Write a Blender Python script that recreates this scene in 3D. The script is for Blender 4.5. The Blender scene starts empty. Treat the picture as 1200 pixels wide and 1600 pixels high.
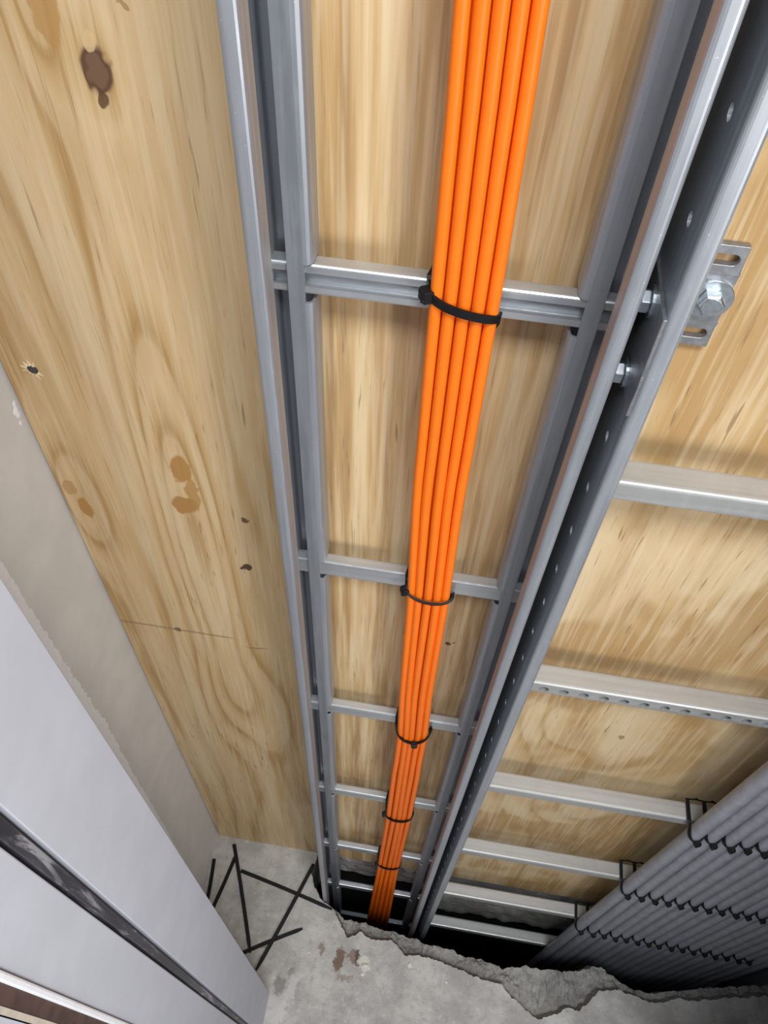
import bpy, math, random
from mathutils import Vector, Matrix
from mathutils.geometry import tessellate_polygon
from mathutils import noise as mnoise

S = bpy.context.scene
C = S.collection
random.seed(7)

# ------------------------------------------------------------------ camera
H = 1.65                                   # lens height above the slab
cd = bpy.data.cameras.new('camera'); cam = bpy.data.objects.new('camera', cd); C.objects.link(cam)
Rr = ((0.9872914662, 0.1548198104, 0.0358662375),      # right
      (0.1438945340, -0.7750894066, -0.6152485472),    # down
      (-0.0674531226, 0.6125905958, -0.7875168812))    # forward
cam.matrix_world = Matrix(((Rr[0][0], -Rr[1][0], -Rr[2][0], 0),
                           (Rr[0][1], -Rr[1][1], -Rr[2][1], 0),
                           (Rr[0][2], -Rr[1][2], -Rr[2][2], H),
                           (0, 0, 0, 1)))
cd.sensor_width = 36; cd.lens = 1206.77 / 1600 * 36; cd.clip_start = 0.01
S.camera = cam

# ------------------------------------------------------------------ light
w = bpy.data.worlds.new('world'); S.world = w; w.use_nodes = True
w.node_tree.nodes['Background'].inputs[0].default_value = (.80, .88, 1.0, 1)
w.node_tree.nodes['Background'].inputs[1].default_value = .27
ld = bpy.data.lights.new('work_light', 'AREA'); ld.shape = 'DISK'; ld.size = .36; ld.energy = 4.9
ld.color = (1.0, .97, .93)
lo = bpy.data.objects.new('work_light', ld); C.objects.link(lo)
lo.location = (.57, -.45, 1.34)
lo.rotation_euler = (Vector((0.05, .4, 1.0)) - lo.location).to_track_quat('-Z', 'Y').to_euler()
l2 = bpy.data.lights.new('ceiling_light', 'AREA'); l2.shape = 'RECTANGLE'; l2.size = .9; l2.size_y = .4; l2.energy = 34
l2.color = (.95, .98, 1.0)
o2 = bpy.data.objects.new('ceiling_light', l2); C.objects.link(o2); o2.location = (.20, -.50, 2.66)
S.view_settings.view_transform = 'Standard'; S.view_settings.look = 'None'
S.view_settings.exposure = 0.0; S.view_settings.gamma = 1.0; S.view_settings.use_curve_mapping = False

# ------------------------------------------------------------------ node helpers
class NT:
    def __init__(s, name):
        s.m = bpy.data.materials.new(name); s.m.use_nodes = True
        s.t = s.m.node_tree; s.b = s.t.nodes['Principled BSDF']
        s.co = s.t.nodes.new('ShaderNodeTexCoord')
    def n(s, t, **k):
        o = s.t.nodes.new(t)
        for a, v in k.items(): setattr(o, a, v)
        return o
    def set(s, sock, v):
        if isinstance(v, bpy.types.NodeSocket): s.t.links.new(v, sock)
        else: sock.default_value = v
    def math(s, op, a, b=0.0, c=None, clamp=False):
        o = s.n('ShaderNodeMath', operation=op, use_clamp=clamp)
        s.set(o.inputs[0], a); s.set(o.inputs[1], b)
        if c is not None: s.set(o.inputs[2], c)
        return o.outputs[0]
    def xyz(s, v=None):
        o = s.n('ShaderNodeSeparateXYZ'); s.t.links.new(v or s.co.outputs['Object'], o.inputs[0]); return o.outputs
    def map(s, scale, loc=(0, 0, 0), v=None):
        o = s.n('ShaderNodeMapping'); o.inputs['Scale'].default_value = scale; o.inputs['Location'].default_value = loc
        s.t.links.new(v or s.co.outputs['Object'], o.inputs[0]); return o.outputs[0]
    def noise(s, scale, loc=(0, 0, 0), detail=3, rough=.55, dist=0.0, v=None):
        o = s.n('ShaderNodeTexNoise'); o.inputs['Scale'].default_value = 1; o.inputs['Detail'].default_value = detail
        o.inputs['Roughness'].default_value = rough; o.inputs['Distortion'].default_value = dist
        if not hasattr(scale, '__len__'): scale = (scale,) * 3
        s.t.links.new(s.map(scale, loc, v), o.inputs['Vector']); return o.outputs['Fac']
    def ramp(s, f, stops):
        o = s.n('ShaderNodeValToRGB'); e = o.color_ramp.elements
        while len(e) < len(stops): e.new(.5)
        for el, (p, c) in zip(e, stops):
            el.position = p; el.color = tuple(c) + (1,) if len(c) == 3 else c
        s.t.links.new(f, o.inputs[0]); return o.outputs[0]
    def fr(s, f, a, b, lo=0.0, hi=1.0):
        o = s.n('ShaderNodeMapRange', interpolation_type='SMOOTHSTEP'); s.set(o.inputs[0], f)
        for i, v in ((1, a), (2, b), (3, lo), (4, hi)): o.inputs[i].default_value = v
        return o.outputs[0]
    def mix(s, f, a, b, mode='MIX'):
        o = s.n('ShaderNodeMix', data_type='RGBA', blend_type=mode); s.set(o.inputs[0], f)
        for i, v in ((6, a), (7, b)): s.set(o.inputs[i], v if isinstance(v, bpy.types.NodeSocket) else tuple(v) + (1,))
        return o.outputs[2]
    def gauss(s, a, b, a0, b0, ra, rb):
        d = s.math('ADD', s.math('POWER', s.math('ABSOLUTE', s.math('MULTIPLY', s.math('SUBTRACT', a, a0), 1 / ra)), 2.0),
                   s.math('POWER', s.math('ABSOLUTE', s.math('MULTIPLY', s.math('SUBTRACT', b, b0), 1 / rb)), 2.0))
        return s.math('EXPONENT', s.math('MULTIPLY', d, -1.0))
    def bump(s, h, st, dist=.001):
        o = s.n('ShaderNodeBump'); o.inputs['Strength'].default_value = st; o.inputs['Distance'].default_value = dist
        s.t.links.new(h, o.inputs['Height']); s.t.links.new(o.outputs[0], s.b.inputs['Normal'])
    def out(s, col=None, rough=None, metal=None, spec=None):
        for k, v in (('Base Color', col), ('Roughness', rough), ('Metallic', metal), ('Specular IOR Level', spec)):
            if v is None: continue
            if isinstance(v, tuple): v = v + (1,) if len(v) == 3 else v
            s.set(s.b.inputs[k], v)
        return s.m

def mat_plywood():
    t = NT('plywood'); x, y, z = t.xyz()
    # growth-ring field of rotary-cut veneer: tall contour arches plus straight grain
    f = t.noise((5.0, 1, 1.1), (3.1, 0, .6), 2, .45)
    f = t.math('MULTIPLY', f, 1.7)
    f = t.math('ADD', f, t.math('MULTIPLY', x, 5.5))
    f = t.math('ADD', f, t.math('MULTIPLY', t.noise((30, 1, 3.2), (0, 0, 4.), 2, .5), .26))
    for (a0, b0, ra, rb, am) in ((-.222, H - .60, .030, .28, 1.7), (-.206, H - .18, .014, .03, .45), (-.235, H - .145, .013, .05, .7),
                                 (-.325, H - .56, .022, .09, .8), (.004, H - .46, .020, .05, .8), (.19, H - .86, .07, .10, 1.0),
                                 (.30, H - .62, .05, .14, .9), (-.215, H - .95, .06, .16, .9), (.25, H - 1.15, .08, .10, .8)):
        f = t.math('ADD', f, t.math('MULTIPLY', t.gauss(x, z, a0, b0, ra, rb), am))
    band = t.math('FRACT', t.math('MULTIPLY', f, 2.1))
    b1 = t.ramp(band, ((0, (.66, .465, .25)), (.35, (.72, .52, .29)), (.66, (.63, .43, .205)), (.84, (.49, .30, .12)), (.92, (.53, .34, .15)), (1, (.67, .48, .265))))
    # softer secondary streaks
    st = t.noise((34, 1, 1.6), (7, 0, 1), 3, .5)
    col = t.mix(t.fr(st, .50, .76, 0, .50), b1, (.52, .345, .165))
    col = t.mix(t.fr(st, .50, .30, 0, .60), col, (.78, .62, .40))
    # inside the narrow ladder the veneer is paler with stronger, streakier grain
    zone = t.math('MULTIPLY', t.fr(x, -.13, -.11), t.fr(x, .085, .065))
    st2 = t.noise((75, 1, 3.0), (2, 0, 9), 3, .55)
    sc = t.ramp(st2, ((.33, (.80, .64, .39)), (.45, (.68, .48, .25)), (.54, (.52, .33, .15)), (.68, (.33, .195, .085))))
    col = t.mix(t.math('MULTIPLY', zone, .78), col, sc)
    # big soft blotches
    bl = t.noise((9, 1, 6), (1, 0, 3), 2, .5, .4)
    right = t.fr(x, .10, .13)
    col = t.mix(t.math('MULTIPLY', right, t.fr(bl, .48, .60, 0, .85)), col, (.47, .285, .115))
    col = t.mix(t.math('MULTIPLY', right, t.fr(bl, .47, .36, 0, .6)), col, (.75, .585, .36))
    # fibres and pores
    fib = t.noise((430, 1, 16), (0, 0, 0), 3, .6)
    col = t.mix(t.fr(fib, .57, .78, 0, .55), col, (.30, .175, .075))
    fib2 = t.noise((240, 1, 9), (5, 0, 2), 2, .5)
    col = t.mix(t.fr(fib2, .55, .33, 0, .35), col, (.83, .68, .45))
    dash = t.noise((300, 1, 22), (8, 0, 5), 2, .5)
    col = t.mix(t.math('MULTIPLY', t.fr(dash, .66, .74, 0, .7), t.fr(t.noise((6, 1, 2.5), (4, 0, 4), 2), .42, .58)), col, (.27, .15, .07))
    # knots, resin patches, nail holes and a scribed line
    wob = t.math('MULTIPLY', t.math('SUBTRACT', t.noise((90, 1, 60), (0, 0, 0), 2), .5), .011)
    xw = t.math('ADD', x, wob); zw = t.math('ADD', z, t.math('MULTIPLY', wob, 1.5))
    for (a0, b0, ra, rb, c, am) in ((-.206, H - .178, .0085, .0118, (.13, .07, .04), 1), (-.206, H - .178, .0062, .0088, (.20, .115, .07), .9),
                                    (-.207, H - .1655, .0035, .004, (.72, .52, .28), .8), (-.206, H - .192, .0022, .0055, (.12, .06, .03), .9),
                                    (-.169, H - .555, .0040, .0045, (.17, .10, .055), 1), (-.176, H - .634, .0046, .0050, (.11, .065, .04), 1),
                                    (-.272, H - .785, .0045, .0045, (.20, .13, .08), .9), (-.218, H - .497, .0085, .017, (.46, .235, .065), .9),
                                    (-.224, H - .547, .0115, .012, (.44, .22, .06), .9), (-.213, H - .53, .006, .022, (.47, .25, .075), .8),
                                    (-.322, H - .572, .006, .016, (.46, .235, .065), .9), (-.330, H - .545, .0065, .010, (.50, .28, .09), .7),
                                    (-.227, H - .153, .006, .02, (.50, .28, .10), .8), (.004, H - .488, .010, .016, (.36, .20, .07), .75),
                                    (.256, H - .881, .0045, .0060, (.34, .21, .10), .8), (.0325, H - .72, .0040, .0022, (.06, .04, .03), .9),
                                    (-.186, H - .149, .004, .002, (.42, .24, .09), .8), (-.182, H - .80, .014, .0013, (.22, .15, .09), .6)):
        g = t.gauss(xw, zw, a0, b0, ra, rb)
        col = t.mix(t.fr(g, .28, .48, 0, am), col, c)
    ln = t.math('MULTIPLY', t.fr(t.math('ABSOLUTE', t.math('ADD', t.math('SUBTRACT', z, H - .786), t.math('MULTIPLY', wob, .3))), .0032, .0008), t.fr(x, -.200, -.216))
    col = t.mix(t.math('MULTIPLY', ln, .55), col, (.26, .17, .09))
    t.bump(fib, .35, .0008)
    return t.out(col, .55, 0.0, .35)

def mat_steel(name, base=(.44, .465, .505), dark=(.32, .34, .375), rough=.42, axis='z', metal=.6):
    t = NT(name)
    sc = {'z': (160, 160, 5), 'x': (5, 160, 160)}[axis]
    a = t.noise(sc, (0, 0, 0), 4, .6); sp = t.noise(900, (3, 1, 2), 2, .5); mo = t.noise((150, 150, 40), (1, 2, 3), 3, .6)
    col = t.mix(t.fr(a, .38, .66, 0, .7), base, dark)
    col = t.mix(t.fr(mo, .5, .75, 0, .12), col, tuple(min(1, c * 1.3) for c in base))
    col = t.mix(t.fr(sp, .70, .78, 0, .7), col, (.80, .83, .88))
    r = t.fr(mo, .3, .7, rough - .03, rough + .06)
    t.bump(a, .12, .0004)
    return t.out(col, r, metal)

def mat_plain(name, col, rough=.5, metal=0.0, var=.12, sc=120, bump=0.0, spec=.5):
    t = NT(name); nz = t.noise(sc, (0, 0, 0), 3)
    c = t.mix(t.fr(nz, .35, .68), tuple(v * (1 - var) for v in col), tuple(min(1, v * (1 + var)) for v in col))
    if bump: t.bump(nz, bump, .001)
    return t.out(c, rough, metal, spec)

def mat_concrete(name, rubble=False):
    t = NT(name); x, y, z = t.xyz()
    n1 = t.noise(14, (0, 0, 0), 5, .6); n2 = t.noise(90, (2, 3, 1), 4, .65); n3 = t.noise(420, (1, 1, 1), 2, .6)
    base = (.50, .485, .46) if not rubble else (.36, .35, .33)
    col = t.mix(t.fr(n1, .35, .68), tuple(c * .80 for c in base), tuple(c * 1.18 for c in base))
    col = t.mix(t.fr(n2, .52, .70, 0, .55), col, tuple(c * .62 for c in base))
    col = t.mix(t.fr(n2, .45, .28, 0, .5), col, tuple(min(1, c * 1.4) for c in base))
    if not rubble:
        wx = t.math('ADD', x, t.math('MULTIPLY', t.math('SUBTRACT', n2, .5), .03))
        wy = t.math('ADD', y, t.math('MULTIPLY', t.math('SUBTRACT', t.noise(110, (9, 4, 1), 4, .65), .5), .03))
        for (a0, b0, ra, rb, c, am) in ((-.060, .222, .010, .022, (.17, .095, .06), .85), (-.035, .232, .012, .010, (.21, .125, .085), .7), (-.095, .235, .006, .012, (.22, .15, .10), .7),
                                        (-.012, .222, .010, .013, (.70, .67, .58), .9), (-.028, .228, .003, .017, (.10, .07, .05), .9),
                                        (-.045, .195, .016, .006, (.24, .17, .13), .6), (.18, .10, .03, .02, (.30, .29, .28), .5),
                                        (-.205, .225, .008, .008, (.22, .17, .12), .6), (-.14, .19, .012, .008, (.20, .19, .18), .5),
                                        (-.16, .165, .012, .016, (.17, .16, .155), .6)):
            col = t.mix(t.fr(t.gauss(wx, wy, a0, b0, ra, rb), .25, .6, 0, am), col, c)
        # pale trowelled streak of grout running to the hole
        s = t.math('ABSOLUTE', t.math('SUBTRACT', wx, t.math('ADD', -.182, t.math('MULTIPLY', wy, .28))))
        stv = t.math('MULTIPLY', t.fr(s, .011, .004), t.fr(wy, .215, .17))
        col = t.mix(t.math('MULTIPLY', stv, .75), col, (.62, .61, .59))
    h = t.math('ADD', n2, t.math('MULTIPLY', n3, .4))
    t.bump(h, .55 if not rubble else .9, .004)
    return t.out(col, .85, 0, .25)

def mat_seal():
    t = NT('black_rubber_seal')
    n = t.noise((300, 130, 14), (0, 0, 0), 4, .7, .6); g = t.noise((20, 20, 6), (3, 0, 1), 2)
    m = t.math('MULTIPLY', t.fr(n, .50, .64), t.fr(g, .42, .54))
    col = t.mix(m, (.035, .035, .045), (.50, .50, .54))
    col = t.mix(t.fr(g, .40, .62, 0, .55), col, (.10, .095, .115))
    t.bump(n, .5, .001)
    return t.out(col, .42)

M = dict(
    ply=mat_plywood(),
    steel=mat_steel('galvanised_steel'),
    steelx=mat_steel('galvanised_steel_rung', (.58, .60, .62), (.46, .48, .50), .36, 'x', .7),
    steelw=mat_steel('galvanised_steel_wide_ladder', (.52, .52, .515), (.43, .43, .42), .42, 'x', .5),
    bracket=mat_plain('zinc_plate', (.33, .34, .36), .45, .8, .12, 200),
    zinc=mat_plain('bright_zinc', (.62, .66, .70), .28, .95, .1, 300),
    orange=mat_plain('orange_cable_jacket', (1.0, .20, .008), .42, 0, .03, 60, 0, .4),
    conduit=mat_plain('grey_conduit_plastic', (.33, .33, .37), .40, 0, .10, 70, 0, .5),
    tie=mat_plain('black_nylon', (.008, .008, .009), .5, 0, .2, 90, 0, .25),
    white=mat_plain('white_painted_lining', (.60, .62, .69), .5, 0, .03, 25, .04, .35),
    white2=mat_plain('white_filler_paint', (.92, .93, .97), .6, 0, .03, 160, .2),
    beige=mat_plain('bare_plasterboard', (.70, .685, .67), .75, 0, .04, 18, .03, .2),
    brown=mat_plain('dark_brown_timber', (.085, .045, .035), .6, 0, .25, 70),
    cream=mat_plain('cream_edge_strip', (.60, .54, .45), .6, 0, .1, 90),
    seal=mat_seal(), black=mat_plain('black_seal_edge', (.014, .014, .018), .5),
    floor=mat_concrete('concrete_screed'), rubble=mat_concrete('broken_concrete', True),
    shaft=mat_plain('shaft_shade_black', (.035, .035, .035), .9, 0, .2, 20),  # near-black colour stands in for the shade inside the hole
    chip=mat_plain('pale_grout_chip', (.72, .70, .64), .8, 0, .1, 200, .3),
    hole=mat_plain('screw_steel', (.10, .10, .11), .5, .7),
    split=mat_plain('split_veneer', (.78, .62, .38), .7, 0, .1, 300),
)

# ------------------------------------------------------------------ mesh helpers
class MB:
    def __init__(s): s.v = []; s.f = []; s.sm = []
    def add(s, vs, fs, smooth=False):
        o = len(s.v); s.v += [tuple(p) for p in vs]
        for f in fs: s.f.append([o + i for i in f]); s.sm.append(smooth)
    def box(s, x0, x1, y0, y1, z0, z1):
        s.add([(x, y, z) for z in (z0, z1) for y in (y0, y1) for x in (x0, x1)],
              [(0, 2, 3, 1), (4, 5, 7, 6), (0, 1, 5, 4), (2, 6, 7, 3), (0, 4, 6, 2), (1, 3, 7, 5)])
    def sheet(s, line, th, axis, a0, a1, smooth=True):
        """sheet-metal section: 2-D centre line thickened by th, run along an axis"""
        n = len(line); L = []; Rt = []
        for i, p in enumerate(line):
            d0 = (Vector(line[i]) - Vector(line[i - 1])).normalized() if i else None
            d1 = (Vector(line[i + 1]) - Vector(line[i])).normalized() if i < n - 1 else None
            if d0 is None: nn = Vector((-d1.y, d1.x)); k = 1
            elif d1 is None: nn = Vector((-d0.y, d0.x)); k = 1
            else:
                n0 = Vector((-d0.y, d0.x)); n1 = Vector((-d1.y, d1.x)); nn = (n0 + n1).normalized(); k = 1 / max(.35, nn.dot(n0))
            L.append(Vector(p) + nn * th / 2 * k); Rt.append(Vector(p) - nn * th / 2 * k)
        def P(p, a): return (p.x, p.y, a) if axis == 'z' else (a, p.x, p.y)
        vs = [P(p, a) for a in (a0, a1) for p in L + Rt]
        m = 2 * n; fs = []
        for i in range(n - 1):
            fs.append((i, i + 1, m + i + 1, m + i)); fs.append((n + i + 1, n + i, m + n + i, m + n + i + 1))
            fs.append((i + 1, i, n + i, n + i + 1)); fs.append((m + i, m + i + 1, m + n + i + 1, m + n + i))
        fs.append((0, m, m + n, n)); fs.append((n - 1, 2 * n - 1, m + 2 * n - 1, m + n - 1))
        s.add(vs, fs)
    def tube(s, path, r, seg=14, cap=True):
        n = len(path); vs = []
        for i, p in enumerate(path):
            p = Vector(p); t = (Vector(path[min(i + 1, n - 1)]) - Vector(path[max(i - 1, 0)])).normalized()
            u = t.cross(Vector((0, 1, 0)))
            if u.length < .1: u = t.cross(Vector((1, 0, 0)))
            u.normalize(); q = t.cross(u)
            for k in range(seg):
                a = 2 * math.pi * k / seg; vs.append(p + (u * math.cos(a) + q * math.sin(a)) * r)
        fs = [(i * seg + k, i * seg + (k + 1) % seg, (i + 1) * seg + (k + 1) % seg, (i + 1) * seg + k) for i in range(n - 1) for k in range(seg)]
        s.add(vs, fs, True)
        if cap: s.add([vs[k] for k in range(seg)], [tuple(range(seg))]); s.add([vs[(n - 1) * seg + k] for k in range(seg)], [tuple(range(seg - 1, -1, -1))])
    def strap(s, path, wd, th, closed=True, nor=None):
        n = len(path); c = sum((Vector(p) for p in path), Vector()) / n; vs = []
        for i, p in enumerate(path):
            p = Vector(p)
            a = Vector(path[(i + 1) % n]) if closed or i < n - 1 else p; b = Vector(path[i - 1]) if closed or i else p
            t = (a - b).normalized(); o = Vector(nor[i]) if nor and nor[i] else p - c; o -= t * o.dot(t); o.normalize(); q = t.cross(o)
            for (e, g) in ((0, -1), (1, -1), (1, 1), (0, 1)): vs.append(p + o * th * e + q * wd / 2 * g)
        fs = []
        for i in range(n if closed else n - 1):
            j = (i + 1) % n
            for k in range(4): fs.append((i * 4 + k, i * 4 + (k + 1) % 4, j * 4 + (k + 1) % 4, j * 4 + k))
        if not closed: fs += [(0, 1, 2, 3), tuple((n - 1) * 4 + k for k in (3, 2, 1, 0))]
        s.add(vs, fs)
    def cell(s, u0, u1, v0, v1, hole, th, P):
        """plate cell with one hole (list of points around it); P(u,v,w) maps to space"""
        cu = sum(h[0] for h in hole) / len(hole); cv = sum(h[1] for h in hole) / len(hole); n = len(hole); out = []
        for (a, b) in hole:
            du, dv = a - cu, b - cv
            k = min([((u1 if du > 0 else u0) - cu) / du if abs(du) > 1e-9 else 1e9, ((v1 if dv > 0 else v0) - cv) / dv if abs(dv) > 1e-9 else 1e9])
            out.append((cu + du * k, cv + dv * k))
        for cr in ((u0, v0), (u1, v0), (u1, v1), (u0, v1)):       # pull nearest ring point onto each corner
            i = min(range(n), key=lambda q: (out[q][0] - cr[0]) ** 2 + (out[q][1] - cr[1]) ** 2); out[i] = cr
        vs = [P(a, b, w_) for w_ in (0, th) for (a, b) in out + hole]; m = 2 * n; fs = []
        for i in range(n):
            j = (i + 1) % n
            fs += [(i, j, n + j, n + i), (m + j, m + i, m + n + i, m + n + j), (n + i, n + j, m + n + j, m + n + i), (j, i, m + i, m + j)]
        s.add(vs, fs)
    def lathe(s, prof, c, axis, seg=20, ph=0.0):
        """(radius, height) profile around an axis vector"""
        ax = Vector(axis).normalized(); u = ax.orthogonal().normalized(); q = ax.cross(u); c = Vector(c); vs = []
        for (r, h) in prof:
            for k in range(seg):
                a = 2 * math.pi * k / seg + ph; vs.append(c + ax * h + (u * math.cos(a) + q * math.sin(a)) * r)
        n = len(prof)
        s.add(vs, [(i * seg + k, i * seg + (k + 1) % seg, (i + 1) * seg + (k + 1) % seg, (i + 1) * seg + k) for i in range(n - 1) for k in range(seg)])
        s.add(vs[-seg:], [tuple(range(seg))]); s.add(vs[:seg], [tuple(range(seg - 1, -1, -1))])
    def mesh(s, name, m):
        me = bpy.data.meshes.new(name); me.from_pydata(s.v, [], s.f); me.polygons.foreach_set('use_smooth', s.sm)
        me.materials.append(M[m]); me.validate(); me.update(); return me
    def build(s, name, m, parent=None, bevel=0, fix=True):
        o = bpy.data.objects.new(name, s.mesh(name, m)); C.objects.link(o)
        if fix:
            import bmesh
            b = bmesh.new(); b.from_mesh(o.data); bmesh.ops.remove_doubles(b, verts=b.verts, dist=1e-6); bmesh.ops.recalc_face_normals(b, faces=b.faces); b.to_mesh(o.data); b.free()
        if parent: o.parent = parent
        if bevel:
            bm = o.modifiers.new('bevel', 'BEVEL'); bm.width = bevel; bm.segments = 2; bm.limit_method = 'ANGLE'; bm.angle_limit = .6
        return o

def fillet(pts, r, seg=4):
    out = [pts[0]]
    for i in range(1, len(pts) - 1):
        p = Vector(pts[i]); a = Vector(pts[i - 1]) - p; b = Vector(pts[i + 1]) - p
        rr = r[i] if hasattr(r, '__len__') else r
        ang = a.angle(b); d = min(rr / math.tan(ang / 2), a.length * .48, b.length * .48)
        p0 = p + a.normalized() * d; p1 = p + b.normalized() * d
        for k in range(seg + 1):
            t = k / seg; out.append(tuple(p0 * (1 - t) ** 2 + p * 2 * t * (1 - t) + p1 * t * t))
    out.append(pts[-1]); return out
def ell(cu, cv, ru, rv, n=16): return [(cu + ru * math.cos(2 * math.pi * k / n), cv + rv * math.sin(2 * math.pi * k / n)) for k in range(n)]
def stadium(u0, u1, v, r, n=8):
    return [(u1 - r + r * math.cos(-math.pi / 2 + math.pi * k / n), v + r * math.sin(-math.pi / 2 + math.pi * k / n)) for k in range(n + 1)] + \
           [(u0 + r + r * math.cos(math.pi / 2 + math.pi * k / n), v + r * math.sin(math.pi / 2 + math.pi * k / n)) for k in range(n + 1)]
def tag(o, label=None, cat=None, group=None, kind=None):
    for k, v in (('label', label), ('category', cat), ('group', group), ('kind', kind)):
        if v: o[k] = v
    return o
def empty(name, loc=(0, 0, 0)):
    o = bpy.data.objects.new(name, None); C.objects.link(o); o.location = loc; o.empty_display_size = .05; return o
def put(o, parent):                                     # child built in world coordinates under an Empty that is not at the origin
    o.parent = parent; o.matrix_parent_inverse = Matrix.Translation(parent.location).inverted(); return o
ORD = ['first', 'second', 'third', 'fourth', 'fifth', 'sixth', 'seventh', 'eighth', 'ninth', 'tenth', 'eleventh', 'twelfth',
       'thirteenth', 'fourteenth', 'fifteenth', 'sixteenth', 'seventeenth', 'eighteenth', 'nineteenth', 'twentieth']

# ================================================================== THE SETTING
YP = .400
# --- plywood back wall
b = MB(); b.box(-.3405, .90, YP, YP + .018, 0.0, 2.7)
wb = tag(b.build('wall_back', 'ply'), 'plywood sheet backing the riser, knotty warm veneer', None, None, 'structure')
# --- plasterboard wall on the left with ragged white paint edge
b = MB(); b.box(-.40, -.343, -.06, .46, 0, 2.7)
wl = tag(b.build('wall_left', 'beige'), 'bare grey-beige plasterboard side wall', None, None, 'structure')
b = MB()
def fringe_y(z):
    zr = z - H
    pts = [(-1.65, .2925), (-1.53, .293), (-1.18, .3008), (-.95, .304), (-.87, .3075), (-.75, .3042), (-.635, .3035), (-.56, .3040), (.4, .304)]
    for (a, ya), (c, yc) in zip(pts, pts[1:]):
        if a <= zr <= c: return ya + (yc - ya) * (zr - a) / (c - a)
    return .304
N = 420; vs = []; rnd = random.Random(4)
for i in range(N + 1):
    z = .0 + 2.05 * i / N
    tooth = (rnd.random() ** 2) * (.0034 if -1.0 < z - H < -.62 else .0016) + .0012 * mnoise.noise(Vector((z * 40, 0, 0)))
    yy = fringe_y(z) + tooth
    for (xx, y_) in ((-.343, .15), (-.3425, .15), (-.3425, yy - .0004), (-.343, yy)): vs.append((xx, y_, z))
b.add(vs, [(i * 4 + k, i * 4 + k + 1, (i + 1) * 4 + k + 1, (i + 1) * 4 + k) for i in range(N) for k in (1, 2)])
tag(b.build('paint_edge', 'white2', wl, fix=False), 'ragged brushed edge of white paint')
b = MB(); rnd = random.Random(9)
for (y_, z_, r_) in ((.396, H - .440, .0030), (.394, H - .446, .0040), (.395, H - .451, .0032), (.393, H - .458, .0022)):
    seg = 9; vs = [(-.343 + r_ * .35, y_, z_)] + [(-.3429, y_ + r_ * rnd.uniform(.6, 1.2) * math.cos(6.283 * k / seg), z_ + r_ * rnd.uniform(.8, 1.6) * math.sin(6.283 * k / seg)) for k in range(seg)]
    b.add(vs, [(0, 1 + k, 1 + (k + 1) % seg) for k in range(seg)], True)
tag(b.build('plaster_dab', 'white2', wl, fix=False), 'dab of white plaster')

# --- doorway lining on the left: white panel, black fire seal, white panel, bead, brown and cream strips
XJ = -.174
jr = tag(empty('trim_1', (XJ, .04, 0)), 'white doorway lining with a black rubber seal strip', None, None, 'structure')
def seal_y(z, e):
    zr = z - H; t = max(0, min(1, (-.36 - zr) / 1.29))
    return ((.0705, .0785) if e == 0 else (.0836, .0873))[0] * (1 - t) + ((.0705, .0785) if e == 0 else (.0836, .0873))[1] * t
def lining(name, ya, yb, xf, m, lab=None, dep=.03, bev=0):
    b = MB(); vs = []; n = 24
    for i in range(n + 1):
        z = 2.05 * i / n; y0 = ya(z) if callable(ya) else ya; y1 = yb(z) if callable(yb) else yb
        vs += [(xf - dep, y0, z), (xf, y0, z), (xf, y1, z), (xf - dep, y1, z)]
    fs = [(i * 4 + k, i * 4 + (k + 1) % 4, (i + 1) * 4 + (k + 1) % 4, (i + 1) * 4 + k) for i in range(n) for k in range(4)]
    b.add(vs, fs + [(0, 1, 2, 3), (n * 4 + 3, n * 4 + 2, n * 4 + 1, n * 4)])
    o = put(b.build(name, m, None, bev), jr)
    if lab: o['label'] = lab
    return o
lining('lining_panel', lambda z: seal_y(z, 1), .1500, XJ, 'white', None, .165, .0006)
lining('seal_groove', lambda z: seal_y(z, 0) + .0002, lambda z: seal_y(z, 1) - .0002, XJ - .0045, 'black', 'black groove behind the seal')
lining('seal_strip', lambda z: seal_y(z, 0) + .0022, lambda z: seal_y(z, 1) - .0026, XJ - .0010, 'seal', 'black rubber seal smeared with white plaster', .004, .0008)
lining('lining_panel', .0285, lambda z: seal_y(z, 0), XJ - .0005, 'white', None, .165, .001)
lining('corner_bead', .0236, .0280, XJ + .0022, 'white2', 'bright white corner bead', .02, .0012)
lining('timber_stop', .0150, .0234, XJ + .0005, 'brown', 'dark brown timber strip', .02)
lining('edge_strip', .0118, .0149, XJ + .0010, 'cream', 'thin cream edge strip', .02)
lining('lining_panel', -.060, .0110, XJ, 'white', None, .165)
# --- right-hand reveal of the doorway and side wall (out of frame; reveal edge moved in to shade the right of the riser)
b = MB(); b.box(.46, .90, -.06, .10, 0, 2.05)
tag(b.build('trim_2', 'white'), 'unseen white reveal on the right of the doorway, shading the riser', None, None, 'structure')
b = MB(); b.box(.90, .96, -.06, .46, 0, 2.7)
tag(b.build('wall_right', 'beige'), 'plasterboard wall on the right of the riser', None, None, 'structure')

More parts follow.
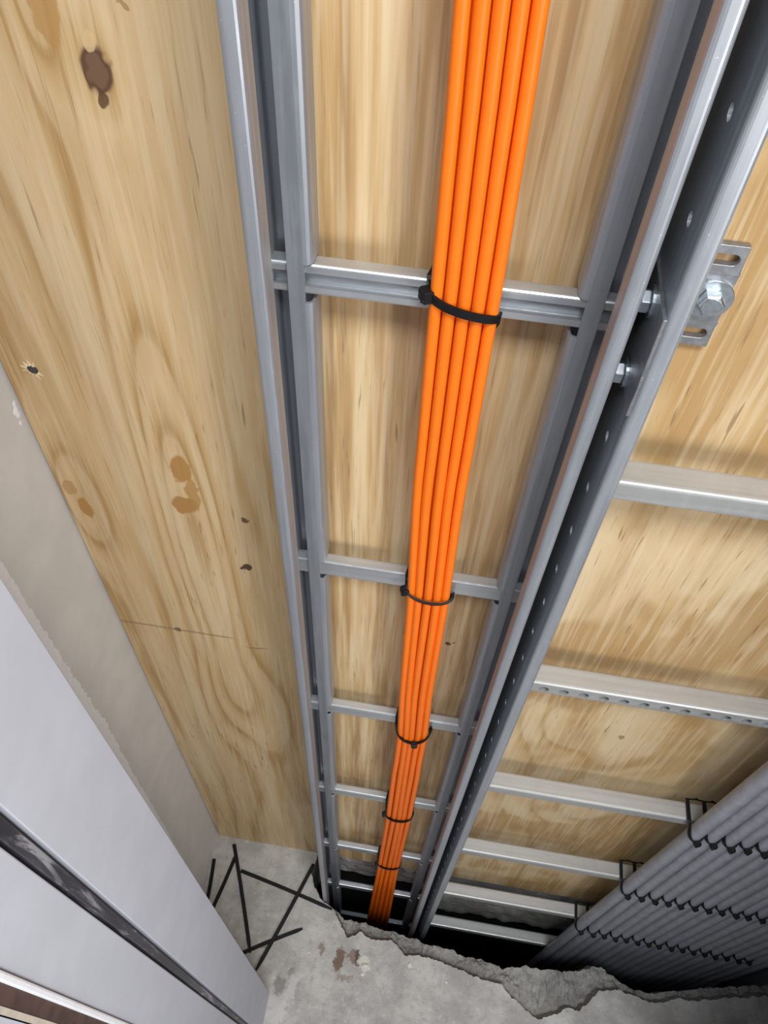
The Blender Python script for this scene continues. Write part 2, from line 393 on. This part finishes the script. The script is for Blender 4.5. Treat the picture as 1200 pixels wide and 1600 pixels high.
# --- concrete floor with the broken-out riser hole
TOP = [(-0.1377, 0.3844), (-0.1428, 0.3595), (-0.1311, 0.3354), (-0.1102, 0.3146), (-0.0896, 0.3065), (-0.0802, 0.2967), (-0.0665, 0.2778), (-0.0525, 0.2625), (-0.0395, 0.2657), (-0.0285, 0.2729), (-0.0061, 0.2646), (0.0337, 0.2689), (0.0611, 0.2486), (0.0895, 0.2532), (0.1263, 0.2485), (0.1704, 0.241), (0.2068, 0.2333), (0.239, 0.2313), (0.2671, 0.2124), (0.2959, 0.1941), (0.3112, 0.1877), (0.3226, 0.1905), (0.3432, 0.1997), (0.3662, 0.2133), (0.3859, 0.2105), (0.4034, 0.2283), (0.4212, 0.2504), (0.4553, 0.2559), (0.4786, 0.2535), (0.5052, 0.2476), (0.54, 0.2482), (0.5606, 0.2595), (0.5872, 0.2588), (0.6383, 0.272), (0.7336, 0.2914), (.90, .300)]
INN = [(-0.1377, 0.3844), (-0.1430, 0.3605), (-0.1313, 0.337), (-0.1105, 0.3170), (-0.0900, 0.3095), (-0.0761, 0.3031), (-0.0653, 0.2954), (-0.0362, 0.2967), (0.0157, 0.2904), (0.0629, 0.2868), (0.1054, 0.2786), (0.1303, 0.2794), (0.1721, 0.2719), (0.2093, 0.2703), (0.2516, 0.2631), (0.2916, 0.2727), (0.3283, 0.2733), (0.3819, 0.2787), (0.4344, 0.2958), (0.4633, 0.2822), (0.4869, 0.2670), (0.5214, 0.2640), (0.5701, 0.2756), (0.6312, 0.2907), (0.7539, 0.3157), (.90, .325)]
def resample(pl, n):
    d = [0]
    for p, q in zip(pl, pl[1:]): d.append(d[-1] + (Vector(q) - Vector(p)).length)
    out = []
    for i in range(n):
        t = d[-1] * i / (n - 1); k = 0
        while k < len(pl) - 2 and d[k + 1] < t: k += 1
        f_ = (t - d[k]) / max(1e-9, d[k + 1] - d[k]); out.append(tuple(Vector(pl[k]) * (1 - f_) + Vector(pl[k + 1]) * f_))
    return out
NB = 460
tp = resample(TOP, NB)
tp = [(x + .0032 * mnoise.noise(Vector((x * 90, y * 90, 1))) + .0015 * mnoise.noise(Vector((x * 330, y * 330, 4))), y + .0040 * mnoise.noise(Vector((x * 90, y * 90, 7))) + .0018 * mnoise.noise(Vector((x * 300, y * 300, 2)))) if 6 < i < NB - 1 else (x, y) for i, (x, y) in enumerate(tp)]
# inner edge of the lower broken ledge, matched to the top edge by x
def inner(x, i):
    if i < 60:
        pass
    for (a, ya), (c, yc) in zip(INN[4:], INN[5:]):
        if a <= x <= c: return ya + (yc - ya) * (x - a) / (c - a)
    return INN[-1][1]
inn = []
for i, (x, y) in enumerate(tp):
    if x < -.0885 and y > .3: inn.append((x + .001, y + .002))
    else:
        yy = inner(max(x, -.0885), i) + .004 * mnoise.noise(Vector((x * 70, 3, 1))) + .002 * mnoise.noise(Vector((x * 260, 3, 1)))
        inn.append((x, max(yy, y + .003)))
b = MB()
poly = [(-.40, .45), (-.138, .45)] + tp + [(.96, .300), (.96, -1.2), (-.9, -1.2), (-.9, .45)]
tri = tessellate_polygon([[Vector((x, y, 0)) for x, y in poly]])
b.add([(x, y, 0) for x, y in poly], tri)
fl = tag(b.build('floor', 'floor', fix=True), 'grey concrete floor with a broken-out riser hole', None, None, 'structure')
for p in fl.data.polygons:
    if p.normal.z < 0: p.flip()
# broken rim: step down, rough ledge, then the slab edge
b = MB(); rows = []
K = 9
for i in range(NB):
    x, y = tp[i]; xi, yi = inn[i]; col = []
    wdt = yi - y; dp = min(.034, .010 + wdt * .9)
    col.append((x, y, 0))
    col.append((x, y + min(.004, wdt * .3), -dp * .55))
    for k in range(K):
        t = k / (K - 1)
        yy = y + min(.008, wdt * .5) + (wdt - min(.008, wdt * .5)) * t
        nz = mnoise.noise(Vector((x * 45, yy * 45, 2))) * .010 + mnoise.noise(Vector((x * 150, yy * 150, 5))) * .005
        col.append((x + (xi - x) * t + nz * .3, yy, -dp - .004 * t + nz * min(1, wdt / .03)))
    for k, zz in enumerate((-.05, -.075, -.10, -.14, -.20)):
        nz = mnoise.noise(Vector((x * 60, zz * 60, 9))) * .006
        col.append((xi, yi + nz + .003 * k, zz - .008))
    rows.append(col)
W = len(rows[0])
b.add([p for r in rows for p in r], [(i * W + k, i * W + k + 1, (i + 1) * W + k + 1, (i + 1) * W + k) for i in range(NB - 1) for k in range(W - 1)])
rim = b.build('broken_edge', 'rubble', fl); tag(rim, 'rough broken edge of the slab')
# slab edge on the wall side of the hole
b = MB(); nx, nz_ = 120, 8; vs = []
for i in range(nx + 1):
    for k in range(nz_ + 1):
        x = -.1377 + 1.04 * i / nx; z = .002 - (.14 if x < .075 else .345) * k / nz_
        vs.append((x, .404 + .008 * mnoise.noise(Vector((x * 40, z * 40, 3))) + .004 * k / nz_, z))
b.add(vs, [(i * (nz_ + 1) + k, i * (nz_ + 1) + k + 1, (i + 1) * (nz_ + 1) + k + 1, (i + 1) * (nz_ + 1) + k) for i in range(nx) for k in range(nz_)])
vs = [(-.1377, .384, 0), (-.1377, .45, 0), (-.1377, .45, -.2), (-.1377, .384, -.2)]
b.add(vs, [(0, 1, 2, 3)])
tag(b.build('slab_edge', 'rubble', fl), 'rough concrete edge under the plywood')
# shaft below the slab: unseen walls added to keep ambient light out of the hole
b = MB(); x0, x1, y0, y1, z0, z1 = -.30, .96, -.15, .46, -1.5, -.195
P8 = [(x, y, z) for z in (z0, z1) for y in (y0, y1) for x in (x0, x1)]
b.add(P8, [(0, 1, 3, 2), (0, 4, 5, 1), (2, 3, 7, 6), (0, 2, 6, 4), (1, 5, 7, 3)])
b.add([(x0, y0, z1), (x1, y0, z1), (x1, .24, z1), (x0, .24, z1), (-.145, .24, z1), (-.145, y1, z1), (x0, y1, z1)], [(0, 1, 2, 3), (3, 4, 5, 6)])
tag(b.build('wall_shaft', 'shaft'), 'riser shaft going down below the slab, coloured near-black for shade', None, None, 'structure')

# ================================================================== NARROW LADDER
TOPZ, BOTZ = H + .30, -1.0
TH = .0018
RZ = [H - .2614 - .3 * k for k in range(-1, 7)]
XC = -.01465
nl = tag(empty('cable_ladder', (XC, .39, BOTZ)), 'narrow galvanised cable ladder carrying the orange cables', 'cable ladder')
def mirror(pts, s): return [(XC + s * (x - XC), y) for x, y in pts]
full = [(-.1016, .3285), (-.1016, .3159), (-.1087, .3159), (-.1160, .346), (-.1160, .3906), (-.0904, .3906), (-.0904, .3709), (-.1047, .3709)]
fullf = fillet(full, [0, .0022, .0022, .01, .003, .003, .0048, 0])
cutA = fillet(full[:5] + [(-.0935, .3906)], [0, .0022, .0022, .01, .003, 0])
cutB = [(-.0948, .3709), (-.1047, .3709)]
for s in (1, -1):
    b = MB(); z = BOTZ
    for zr in sorted(RZ):
        b.sheet(mirror(fullf, s), TH, 'z', z, zr - .0255)
        b.sheet(mirror(cutA, s), TH, 'z', zr - .0255, zr + .0006); b.sheet(mirror(cutB, s), TH, 'z', zr - .0255, zr + .0006)
        z = zr + .0006
    b.sheet(mirror(fullf, s), TH, 'z', z, TOPZ)
    put(b.build('side_rail', 'steel'), nl)
def rung_section(yf, yb, zt, zb, front_slot, lip=.0058, th=.0016, r=.0022):
    h = th / 2
    if front_slot: pl = [(yf + h, zt - lip), (yf + h, zt - h), (yb - h, zt - h), (yb - h, zb + h), (yf + h, zb + h), (yf + h, zb + lip)]
    else: pl = [(yb - h, zt - lip), (yb - h, zt - h), (yf + h, zt - h), (yf + h, zb + h), (yb - h, zb + h), (yb - h, zb + lip)]
    return fillet(pl, r, 3)
for k, zr in enumerate(RZ):
    b = MB()
    b.sheet(rung_section(.3722, .3830, zr, zr - .0205, k in (0, 1), .0056, .0016, .0013), .0016, 'x', -.1150, .0857)
    o = put(b.build('rung', 'steelx'), nl)
    if k == 1: o['label'] = 'rung with its open slot facing forward'

# ================================================================== WIDE LADDER
XW = .0945; WZ = [H - .0837 - .3 * k for k in range(7)]
wlad = tag(empty('cable_ladder', (.40, .39, BOTZ)), 'wide galvanised cable ladder carrying the grey conduits', 'cable ladder')
PITCH = .0476; HY = .3405
b = MB(); h = TH / 2
front = fillet([(.1040, .3285), (.1040, .3159), (XW + h, .3159), (XW + h, .3200)], .0022)
back = fillet([(XW + h, .3880), (XW + h, .3906), (.1150, .3906), (.1150, .3500), (.1010, .3500)], .002)
b.sheet(front, TH, 'z', BOTZ, TOPZ); b.sheet(back, TH, 'z', BOTZ, TOPZ)
hz = H - .1424 + PITCH * 9; holes = []
while hz > BOTZ + .05: holes.append(hz); hz -= PITCH
prev = TOPZ
for i, z in enumerate(holes):
    z1_ = prev; z0_ = z - PITCH / 2 if i < len(holes) - 1 else BOTZ
    b.cell(.3198, .3882, z0_, z1_, ell(HY, z, .0036, .0036, 20), TH, lambda u, v, w_: (XW + w_, u, v)); prev = z0_
put(b.build('side_rail', 'steel'), wlad)['label'] = 'rail with a row of punched holes'
b = MB(); X2 = .775
b.sheet(fillet([(X2 - .0095, .3285), (X2 - .0095, .3159), (X2, .3159), (X2, .3906), (X2 - .0205, .3906), (X2 - .0205, .350)], .0022), TH, 'z', BOTZ, TOPZ)
put(b.build('side_rail', 'steel'), wlad)
for k, zr in enumerate(WZ):
    b = MB(); xa, xb = .0970, .7725; yf, yb, zt, zb = .3520, .3745, zr, zr - .0195
    if k == 2:
        th = .0016; hh = th / 2
        b.sheet(fillet([(yb - hh, zt - .006), (yb - hh, zt - hh), (yf + hh, zt - hh), (yf + hh, zt - .0045)], .0022, 3), th, 'x', xa, xb)
        b.sheet(fillet([(yf + hh, zb + .0035), (yf + hh, zb + hh), (yb - hh, zb + hh), (yb - hh, zt - .004)], .0022, 3), th, 'x', xa, xb)  # full back wall added to this rung to darken its punched holes
        p_ = .01945; xs = [.128 + p_ * j for j in range(-1, 33)]
        for j, x in enumerate(xs):
            u0 = xa if j == 0 else x - p_ / 2; u1 = xb if j == len(xs) - 1 else x + p_ / 2
            b.cell(u0, u1, zb + .0033, zt - .0043, ell(x, zt - .0112, .0050, .0046, 16), th, lambda u, v, w_: (u, yf + w_, v))
        put(b.build('rung', 'steelw'), wlad)['label'] = 'rung punched with a row of round holes'
    else:
        b.sheet(rung_section(yf, yb, zt, zb, False), .0016, 'x', xa, xb)
        put(b.build('rung', 'steelw'), wlad)

# ================================================================== WALL BRACKET
br = tag(empty('wall_bracket', (.12, .397, H - .30)), 'slotted steel angle bracket bolting the wide ladder to the plywood', 'bracket')
PL = YP - .0050
b = MB(); zA, zB = H - .3005, H - .2325
pp = lambda u, v, w_: (u, PL + w_, v)
b.cell(.0925, .1470, H - .2500, zB, stadium(.108, .1437, H - .2413, .0034), .005, pp)
b.cell(.0925, .1470, zA, H - .2825, stadium(.108, .1437, H - .2912, .0034), .005, pp)
b.cell(.0925, .1470, H - .2825, H - .2500, ell(.1365, H - .2662, .005, .005, 20), .005, pp)
put(b.build('wall_plate', 'bracket', None, .0006), br)
b = MB(); up = lambda u, v, w_: (.0923 + w_, u, v)
b.cell(.3130, YP - .001, H - .2618, H - .2262, ell(HY + .003, H - .2376, .0042, .0042), .0021, up)
b.cell(.3130, YP - .001, H - .2895, H - .2618, ell(HY + .003, H - .2800, .0042, .0042), .0021, up)
put(b.build('upstand', 'bracket', None, .0004), br)
hexp = lambda r, hgt: [(r * .86, 0), (r, hgt * .12), (r, hgt * .86), (r * .84, hgt)]
def sub(o, parent):
    o.parent = parent; o.matrix_parent_inverse = parent.matrix_basis.inverted(); return o
b = MB(); b.lathe(hexp(.0078, .0066), (.1368, PL - .0023, H - .2662), (0, -1, 0), 6, .35); b.lathe([(.0056, 0), (.0056, .0005)], (.1368, PL - .0089, H - .2662), (0, -1, 0), 20)
hb = put(b.build('hex_bolt', 'zinc', None, .0005), br); hb['label'] = 'hexagon bolt head fixing the plate to the wall'
b = MB(); b.lathe([(.0128, 0), (.0128, .0020), (.0124, .0023)], (.1368, PL, H - .2662), (0, -1, 0), 36)
sub(b.build('washer', 'zinc'), hb)['label'] = 'wide flat washer'
for zz in (H - .2376, H - .2852):
    b = MB(); b.lathe(hexp(.0066, .0056), (.0909, HY + .003, zz), (-1, 0, 0), 6, .2); b.lathe([(.0033, 0), (.0033, .0022), (.0027, .0028)], (.0853, HY + .003, zz), (-1, 0, 0), 14)
    hn = put(b.build('hex_nut', 'zinc', None, .0004), br)
    b = MB(); b.lathe([(.0082, 0), (.0082, .0014)], (.0923, HY + .003, zz), (-1, 0, 0), 24)
    sub(b.build('washer', 'zinc'), hn)

# ================================================================== ORANGE CABLES
CEN = [(.4, -.007), (-.05, -.0052), (-.11, -.0043), (-.153, -.0031), (-.245, -.0016), (-.375, -.0004), (-.44, .0), (-.578, .0040), (-.775, .0062), (-.88, .0095), (-1.21, .0094), (-1.51, .0056), (-2.03, .0010), (-2.7, -.004)]
def cen(zr):
    for (a, ca), (c, cc) in zip(CEN, CEN[1:]):
        if a >= zr >= c:
            t = (a - zr) / (a - c); return ca + (cc - ca) * t
    return CEN[-1][1]
CR = .0037
SEC = [(-.0152, .3622), (-.0077, .3612), (-.0001, .3610), (.0075, .3612), (.0150, .3622), (-.0114, .3682), (-.0038, .3680), (.0037, .3680), (.0112, .3682)]
NAMES = ['far left strand at the front of the bundle', 'second strand from the left at the front of the bundle', 'middle strand at the front of the bundle', 'fourth strand from the left at the front of the bundle', 'far right strand at the front of the bundle',
         'far left strand behind the front row', 'second strand from the left behind the front row', 'third strand from the left behind the front row', 'far right strand behind the front row']
for i, (ox, oy) in enumerate(SEC):
    path = []; n = 90
    for k in range(n + 1):
        zr = .30 - 2.95 * k / n
        spread = 1.0 + (.05 if zr < -1.0 else 0) + max(0, min(1, (-1.55 - zr) / .5)) * .35
        wob = .0009 * math.sin(zr * 4.1 + i * .55) + .0005 * math.sin(zr * 6.5 + i * 2.1) * (.3 if zr > -.4 else 1)
        path.append((cen(zr) + ox * spread + wob, oy - .0003 * math.sin(zr * 7 + i) ** 2, H + zr))
    b = MB(); b.tube(path, CR, 14)
    o = b.build('orange_cable', 'orange', fix=False)
    tag(o, 'bright orange cable, ' + NAMES[i], 'cable', 'orange cables in the bundle')

def make_tie(path, wd, th, head, hdir, hs, label, group, tail=None, nor=None):
    """closed strap through path, ratchet head at head; hdir is outward"""
    base = Vector(head)
    t = empty('cable_tie', base)
    b = MB(); b.strap(path, wd, th, True, nor); put(b.build('strap', 'tie', None, 0), t)
    o = Vector(hdir).normalized(); z = Vector((0, 0, 1)); u = z.cross(o).normalized(); v = o.cross(u)
    b = MB(); c = base
    lay = [(-.1, 1.0), (.75, 1.0), (1.0, .72)]
    vs = []
    for (e, k) in lay:
        for (a, d) in ((-1, -1), (1, -1), (1, 1), (-1, 1)): vs.append(c + o * (hs * e) + u * (a * hs * .62 * k) + v * (d * hs * .60 * k))
    fs = [(i * 4 + k, i * 4 + (k + 1) % 4, (i + 1) * 4 + (k + 1) % 4, (i + 1) * 4 + k) for i in range(2) for k in range(4)] + [(3, 2, 1, 0), (8, 9, 10, 11)]
    b.add(vs, fs)
    if tail:
        d = Vector(tail); p = c + o * hs * .45; q = p + d
        s_ = d.normalized().cross(o).normalized()
        vs = [p + s_ * wd * .5 * a + o * th * .6 * e for (a, e) in ((-1, -1), (1, -1), (1, 1), (-1, 1))] + [q + s_ * wd * .42 * a + o * th * .5 * e for (a, e) in ((-1, -1), (1, -1), (1, 1), (-1, 1))]
        b.add(vs, [(3, 2, 1, 0), (4, 5, 6, 7), (0, 1, 5, 4), (1, 2, 6, 5), (2, 3, 7, 6), (3, 0, 4, 7)])
    put(b.build('head', 'tie', None, .0005), t)
    return tag(t, label, 'cable tie', group)
# ties round bundle + rung: (rung index, z left, z mid, z right, head position as fraction, strap width, head size)
TIES = [(1, .001, -.0075, -.0120, .03, .0050, .0064, 'wide cable tie on the orange bundle at the topmost rung'),
        (2, -.004, -.0135, -.0080, .06, .0046, .0060, 'cable tie on the orange bundle, second from the top'),
        (3, .000, -.0300, .002, .55, .0044, .0060, 'cable tie sagging to a point on the orange bundle, third from the top'),
        (4, -.030, -.0420, -.022, .06, .0044, .0060, 'cable tie on the orange bundle, fourth from the top'),
        (5, -.022, -.0300, -.018, .05, .0044, .0055, 'cable tie on the orange bundle just above the floor hole')]
for (ri, zl, zm, zr_, hf, wd, hs, lab) in TIES:
    z0 = RZ[ri]; path = []; n = 18; cx = cen(z0 + zm - H)
    hwid = .0198
    for k in range(n + 1):                         # front arc, left to right
        t = k / n; a = math.pi * (1 - t)
        x = cx + hwid * math.cos(a); y = .3640 - .0082 * math.sin(a) ** .7
        zz = (zl * (1 - t) * (1 - 2 * t) * 1.0 + zm * 4 * t * (1 - t) + zr_ * t * (2 * t - 1))
        path.append((x, y, z0 + zz))
    path += [(cx + hwid - .0008, .3690, z0 + min(-.0215, zr_) - .002), (cx + hwid - .001, .3830, z0 - .0235), (cx + hwid - .003, .3850, z0 - .0180)]
    path += [(cx + .005, .3852, z0 - .012), (cx - .006, .3852, z0 - .008), (cx - hwid + .003, .3850, z0 - .003), (cx - hwid + .001, .3830, z0 + .0030), (cx - hwid - .0008, .3700, z0 + .0030)]
    hp = path[max(0, min(n, round(hf * n)))]
    hd = (Vector((hp[0], hp[1], 0)) - Vector((cx, .372, 0)))
    make_tie(path, wd, .0017, Vector(hp) + Vector((0, 0, -.0016)), hd, hs, 'black ' + lab, 'cable ties on the orange bundle', (.0, -.001, -.0075) if ri == 3 else (-.0015, -.0035, -.003),
             [None] * 22 + [(0, 1, 0)] * 3 + [None, (0, 0, 1)])

# ================================================================== GREY CONDUITS AND THEIR TIES
NCON = 18; CP = .02035; RC = .0094; CX0 = .3775; CY = .3420
def cxo(i, zr):
    return CX0 + CP * i + .0007 * math.sin(i * 2.3 + zr * 3.1) * (1 if i else .3) - .0035 * max(0, min(1, (-.75 - zr) / .9)) * (1 if i < 1 else .2)
def cyo(i, zr): return CY - .0012 * math.sin(i * 1.7 + zr * 2.0) ** 2
for i in range(NCON):
    path = [(cxo(i, zr), cyo(i, zr), H + zr) for zr in [.30 - 2.9 * k / 60 for k in range(61)]]
    b = MB(); b.tube(path, RC, 16)
    lab = 'grey plastic conduit, ' + ('nearest the orange cables in the strapped row' if i == 0 else ORD[i] + ' from the left in the strapped row')
    tag(b.build('conduit', 'conduit', fix=False), lab, 'conduit', 'grey conduits strapped to the wide ladder')
ROWS = [(3, 6, 'upper row of ties'), (4, 12, 'middle row of ties'), (5, 16, 'lowest row of ties')]
for (k, cnt, rn) in ROWS:
    z0 = WZ[k]
    for i in range(cnt):
        zr = z0 - H; cx, cy = cxo(i, zr), cyo(i, zr); r = RC + .0004; jz = random.uniform(-.003, .002)
        path = [(cx - r - .0008, .3775, z0 + .0022), (cx - r - .0010, .3505, z0 + .0026)]
        n = 12
        for q in range(n + 1):
            a = math.pi + math.pi * q / n
            path.append((cx + r * math.cos(a), cy + r * math.sin(a), z0 + .0015 - (.0155 + jz) * math.sin(math.pi * min(1, q / n * .95)) ** 1.0))
        path += [(cx + r + .0006, .3505, z0 + .0026), (cx + r + .0003, .3775, z0 + .0022), (cx, .3785, z0 + .0022)]
        hp = Vector(path[2 + 7]); hd = hp - Vector((cx, cy, hp.z))
        lab = 'black cable tie on the ' + ('leftmost' if i == 0 else ORD[i]) + (' grey conduit, ' if i == 0 else ' grey conduit from the left, ') + rn
        make_tie(path, .0046, .0015, hp + Vector((0, 0, -.001)), (hd.x, hd.y, 0), .0062, lab, 'cable ties on the grey conduits', (random.uniform(-.001, .003), -.003, -.005),
                 [(0, 0, 1)] * 2 + [None] * 13 + [(0, 0, 1)] * 2 + [(0, 1, 0)])

# ================================================================== OFFCUTS AND DEBRIS
RODS = [((-.3385, .3545), (-.3290, .262), .0000, 'short black nylon offcut against the plasterboard wall'),
        ((-.2985, .3640), (-.3190, .255), .0000, 'black nylon offcut leaning from the doorway lining towards the plywood'),
        ((-.3066, .3871), (-.2250, .2060), .0024, 'long black nylon offcut reaching to the plywood'),
        ((-.2800, .3420), (-.0890, .3032), .0000, 'long black nylon offcut pointing at the narrow ladder'),
        ((-.1410, .3760), (-.2073, .1800), .0048, 'long black nylon offcut crossing two others, ending at the riser hole'),
        ((-.2400, .2035), (-.1377, .2617), .0000, 'black nylon offcut lying nearest the doorway lining')]
for (p, q, zz, lab) in RODS:
    p = Vector(p); q = Vector(q); d = (q - p); s_ = Vector((-d.y, d.x)).normalized(); b = MB(); n = 10; wd = .0036; vs = []
    for k in range(n + 1):
        t = k / n; c = p + d * t + s_ * .0012 * math.sin(t * 3.0); ww = wd * (.55 if k == n else 1)
        for (a, e) in ((-1, 0), (1, 0), (.8, .0021), (-.8, .0021)): vs.append((c.x + s_.x * ww * a, c.y + s_.y * ww * a, zz + .0002 + e))
    b.add(vs, [(i * 4 + k, i * 4 + (k + 1) % 4, (i + 1) * 4 + (k + 1) % 4, (i + 1) * 4 + k) for i in range(n) for k in range(4)] + [(3, 2, 1, 0), tuple(n * 4 + k for k in (0, 1, 2, 3))])
    tag(b.build('cable_tie_offcut', 'tie'), lab, 'offcut', 'black offcuts on the floor')
CH = [(.0725, .2335, .0058, 'small white grout chip near the hole edge below the ladders'), (-.1170, .2250, .0034, 'tiny pale chip beside the black offcuts'),
      (.1420, .2180, .0030, 'tiny pale chip on the open concrete floor'), (-.0090, .2180, .0085, 'largest pale grout chip beside the brown stain'), (-.012, .2060, .0045, 'pale grout crumb in front of the brown stain')]
for (x, y, r, lab) in CH:
    b = MB(); rnd = random.Random(int(x * 9999)); seg = 8; vs = []
    for (k, hz_) in ((1, 0), (.95, .35), (.55, .62)):
        for j in range(seg):
            a = 6.2832 * j / seg; rr = r * k * rnd.uniform(.75, 1.15); vs.append((x + rr * math.cos(a), y + rr * .8 * math.sin(a), r * hz_ * rnd.uniform(.8, 1.1)))
    b.add(vs, [(i * seg + j, i * seg + (j + 1) % seg, (i + 1) * seg + (j + 1) % seg, (i + 1) * seg + j) for i in range(2) for j in range(seg)] + [tuple(range(2 * seg, 3 * seg)), tuple(range(seg - 1, -1, -1))])
    tag(b.build('grout_chip', 'chip'), lab, 'chip', 'grout chips on the floor')
# countersunk screw with splintered veneer at the left of the plywood
sx, sz = -.317, H - .403
sc = tag(empty('screw', (sx, YP, sz)), 'dark screw head set in splintered plywood near the wall corner', 'screw')
b = MB(); b.lathe([(.0042, -.0015), (.0042, .0002), (.0030, .0006)], (sx, YP, sz), (0, -1, 0), 18)
put(b.build('screw_head', 'hole'), sc)
b = MB(); rnd = random.Random(3)
for k in range(9):
    a = 1.2 + k * .55; r0, r1 = .0040, .0050 + rnd.uniform(.003, .007); wv = .0017
    ca, sa = math.cos(a), math.sin(a)
    b.add([(sx + r0 * ca - wv * sa, YP - .0001, sz + r0 * sa + wv * ca), (sx + r0 * ca + wv * sa, YP - .0001, sz + r0 * sa - wv * ca), (sx + r1 * ca, YP - .0001, sz + r1 * sa), (sx + r0 * 1.1 * ca, YP - .0018, sz + r0 * 1.1 * sa)],
          [(0, 1, 3), (1, 2, 3), (2, 0, 3)])
put(b.build('splinters', 'split'), sc)['label'] = 'pale splinters round the screw'
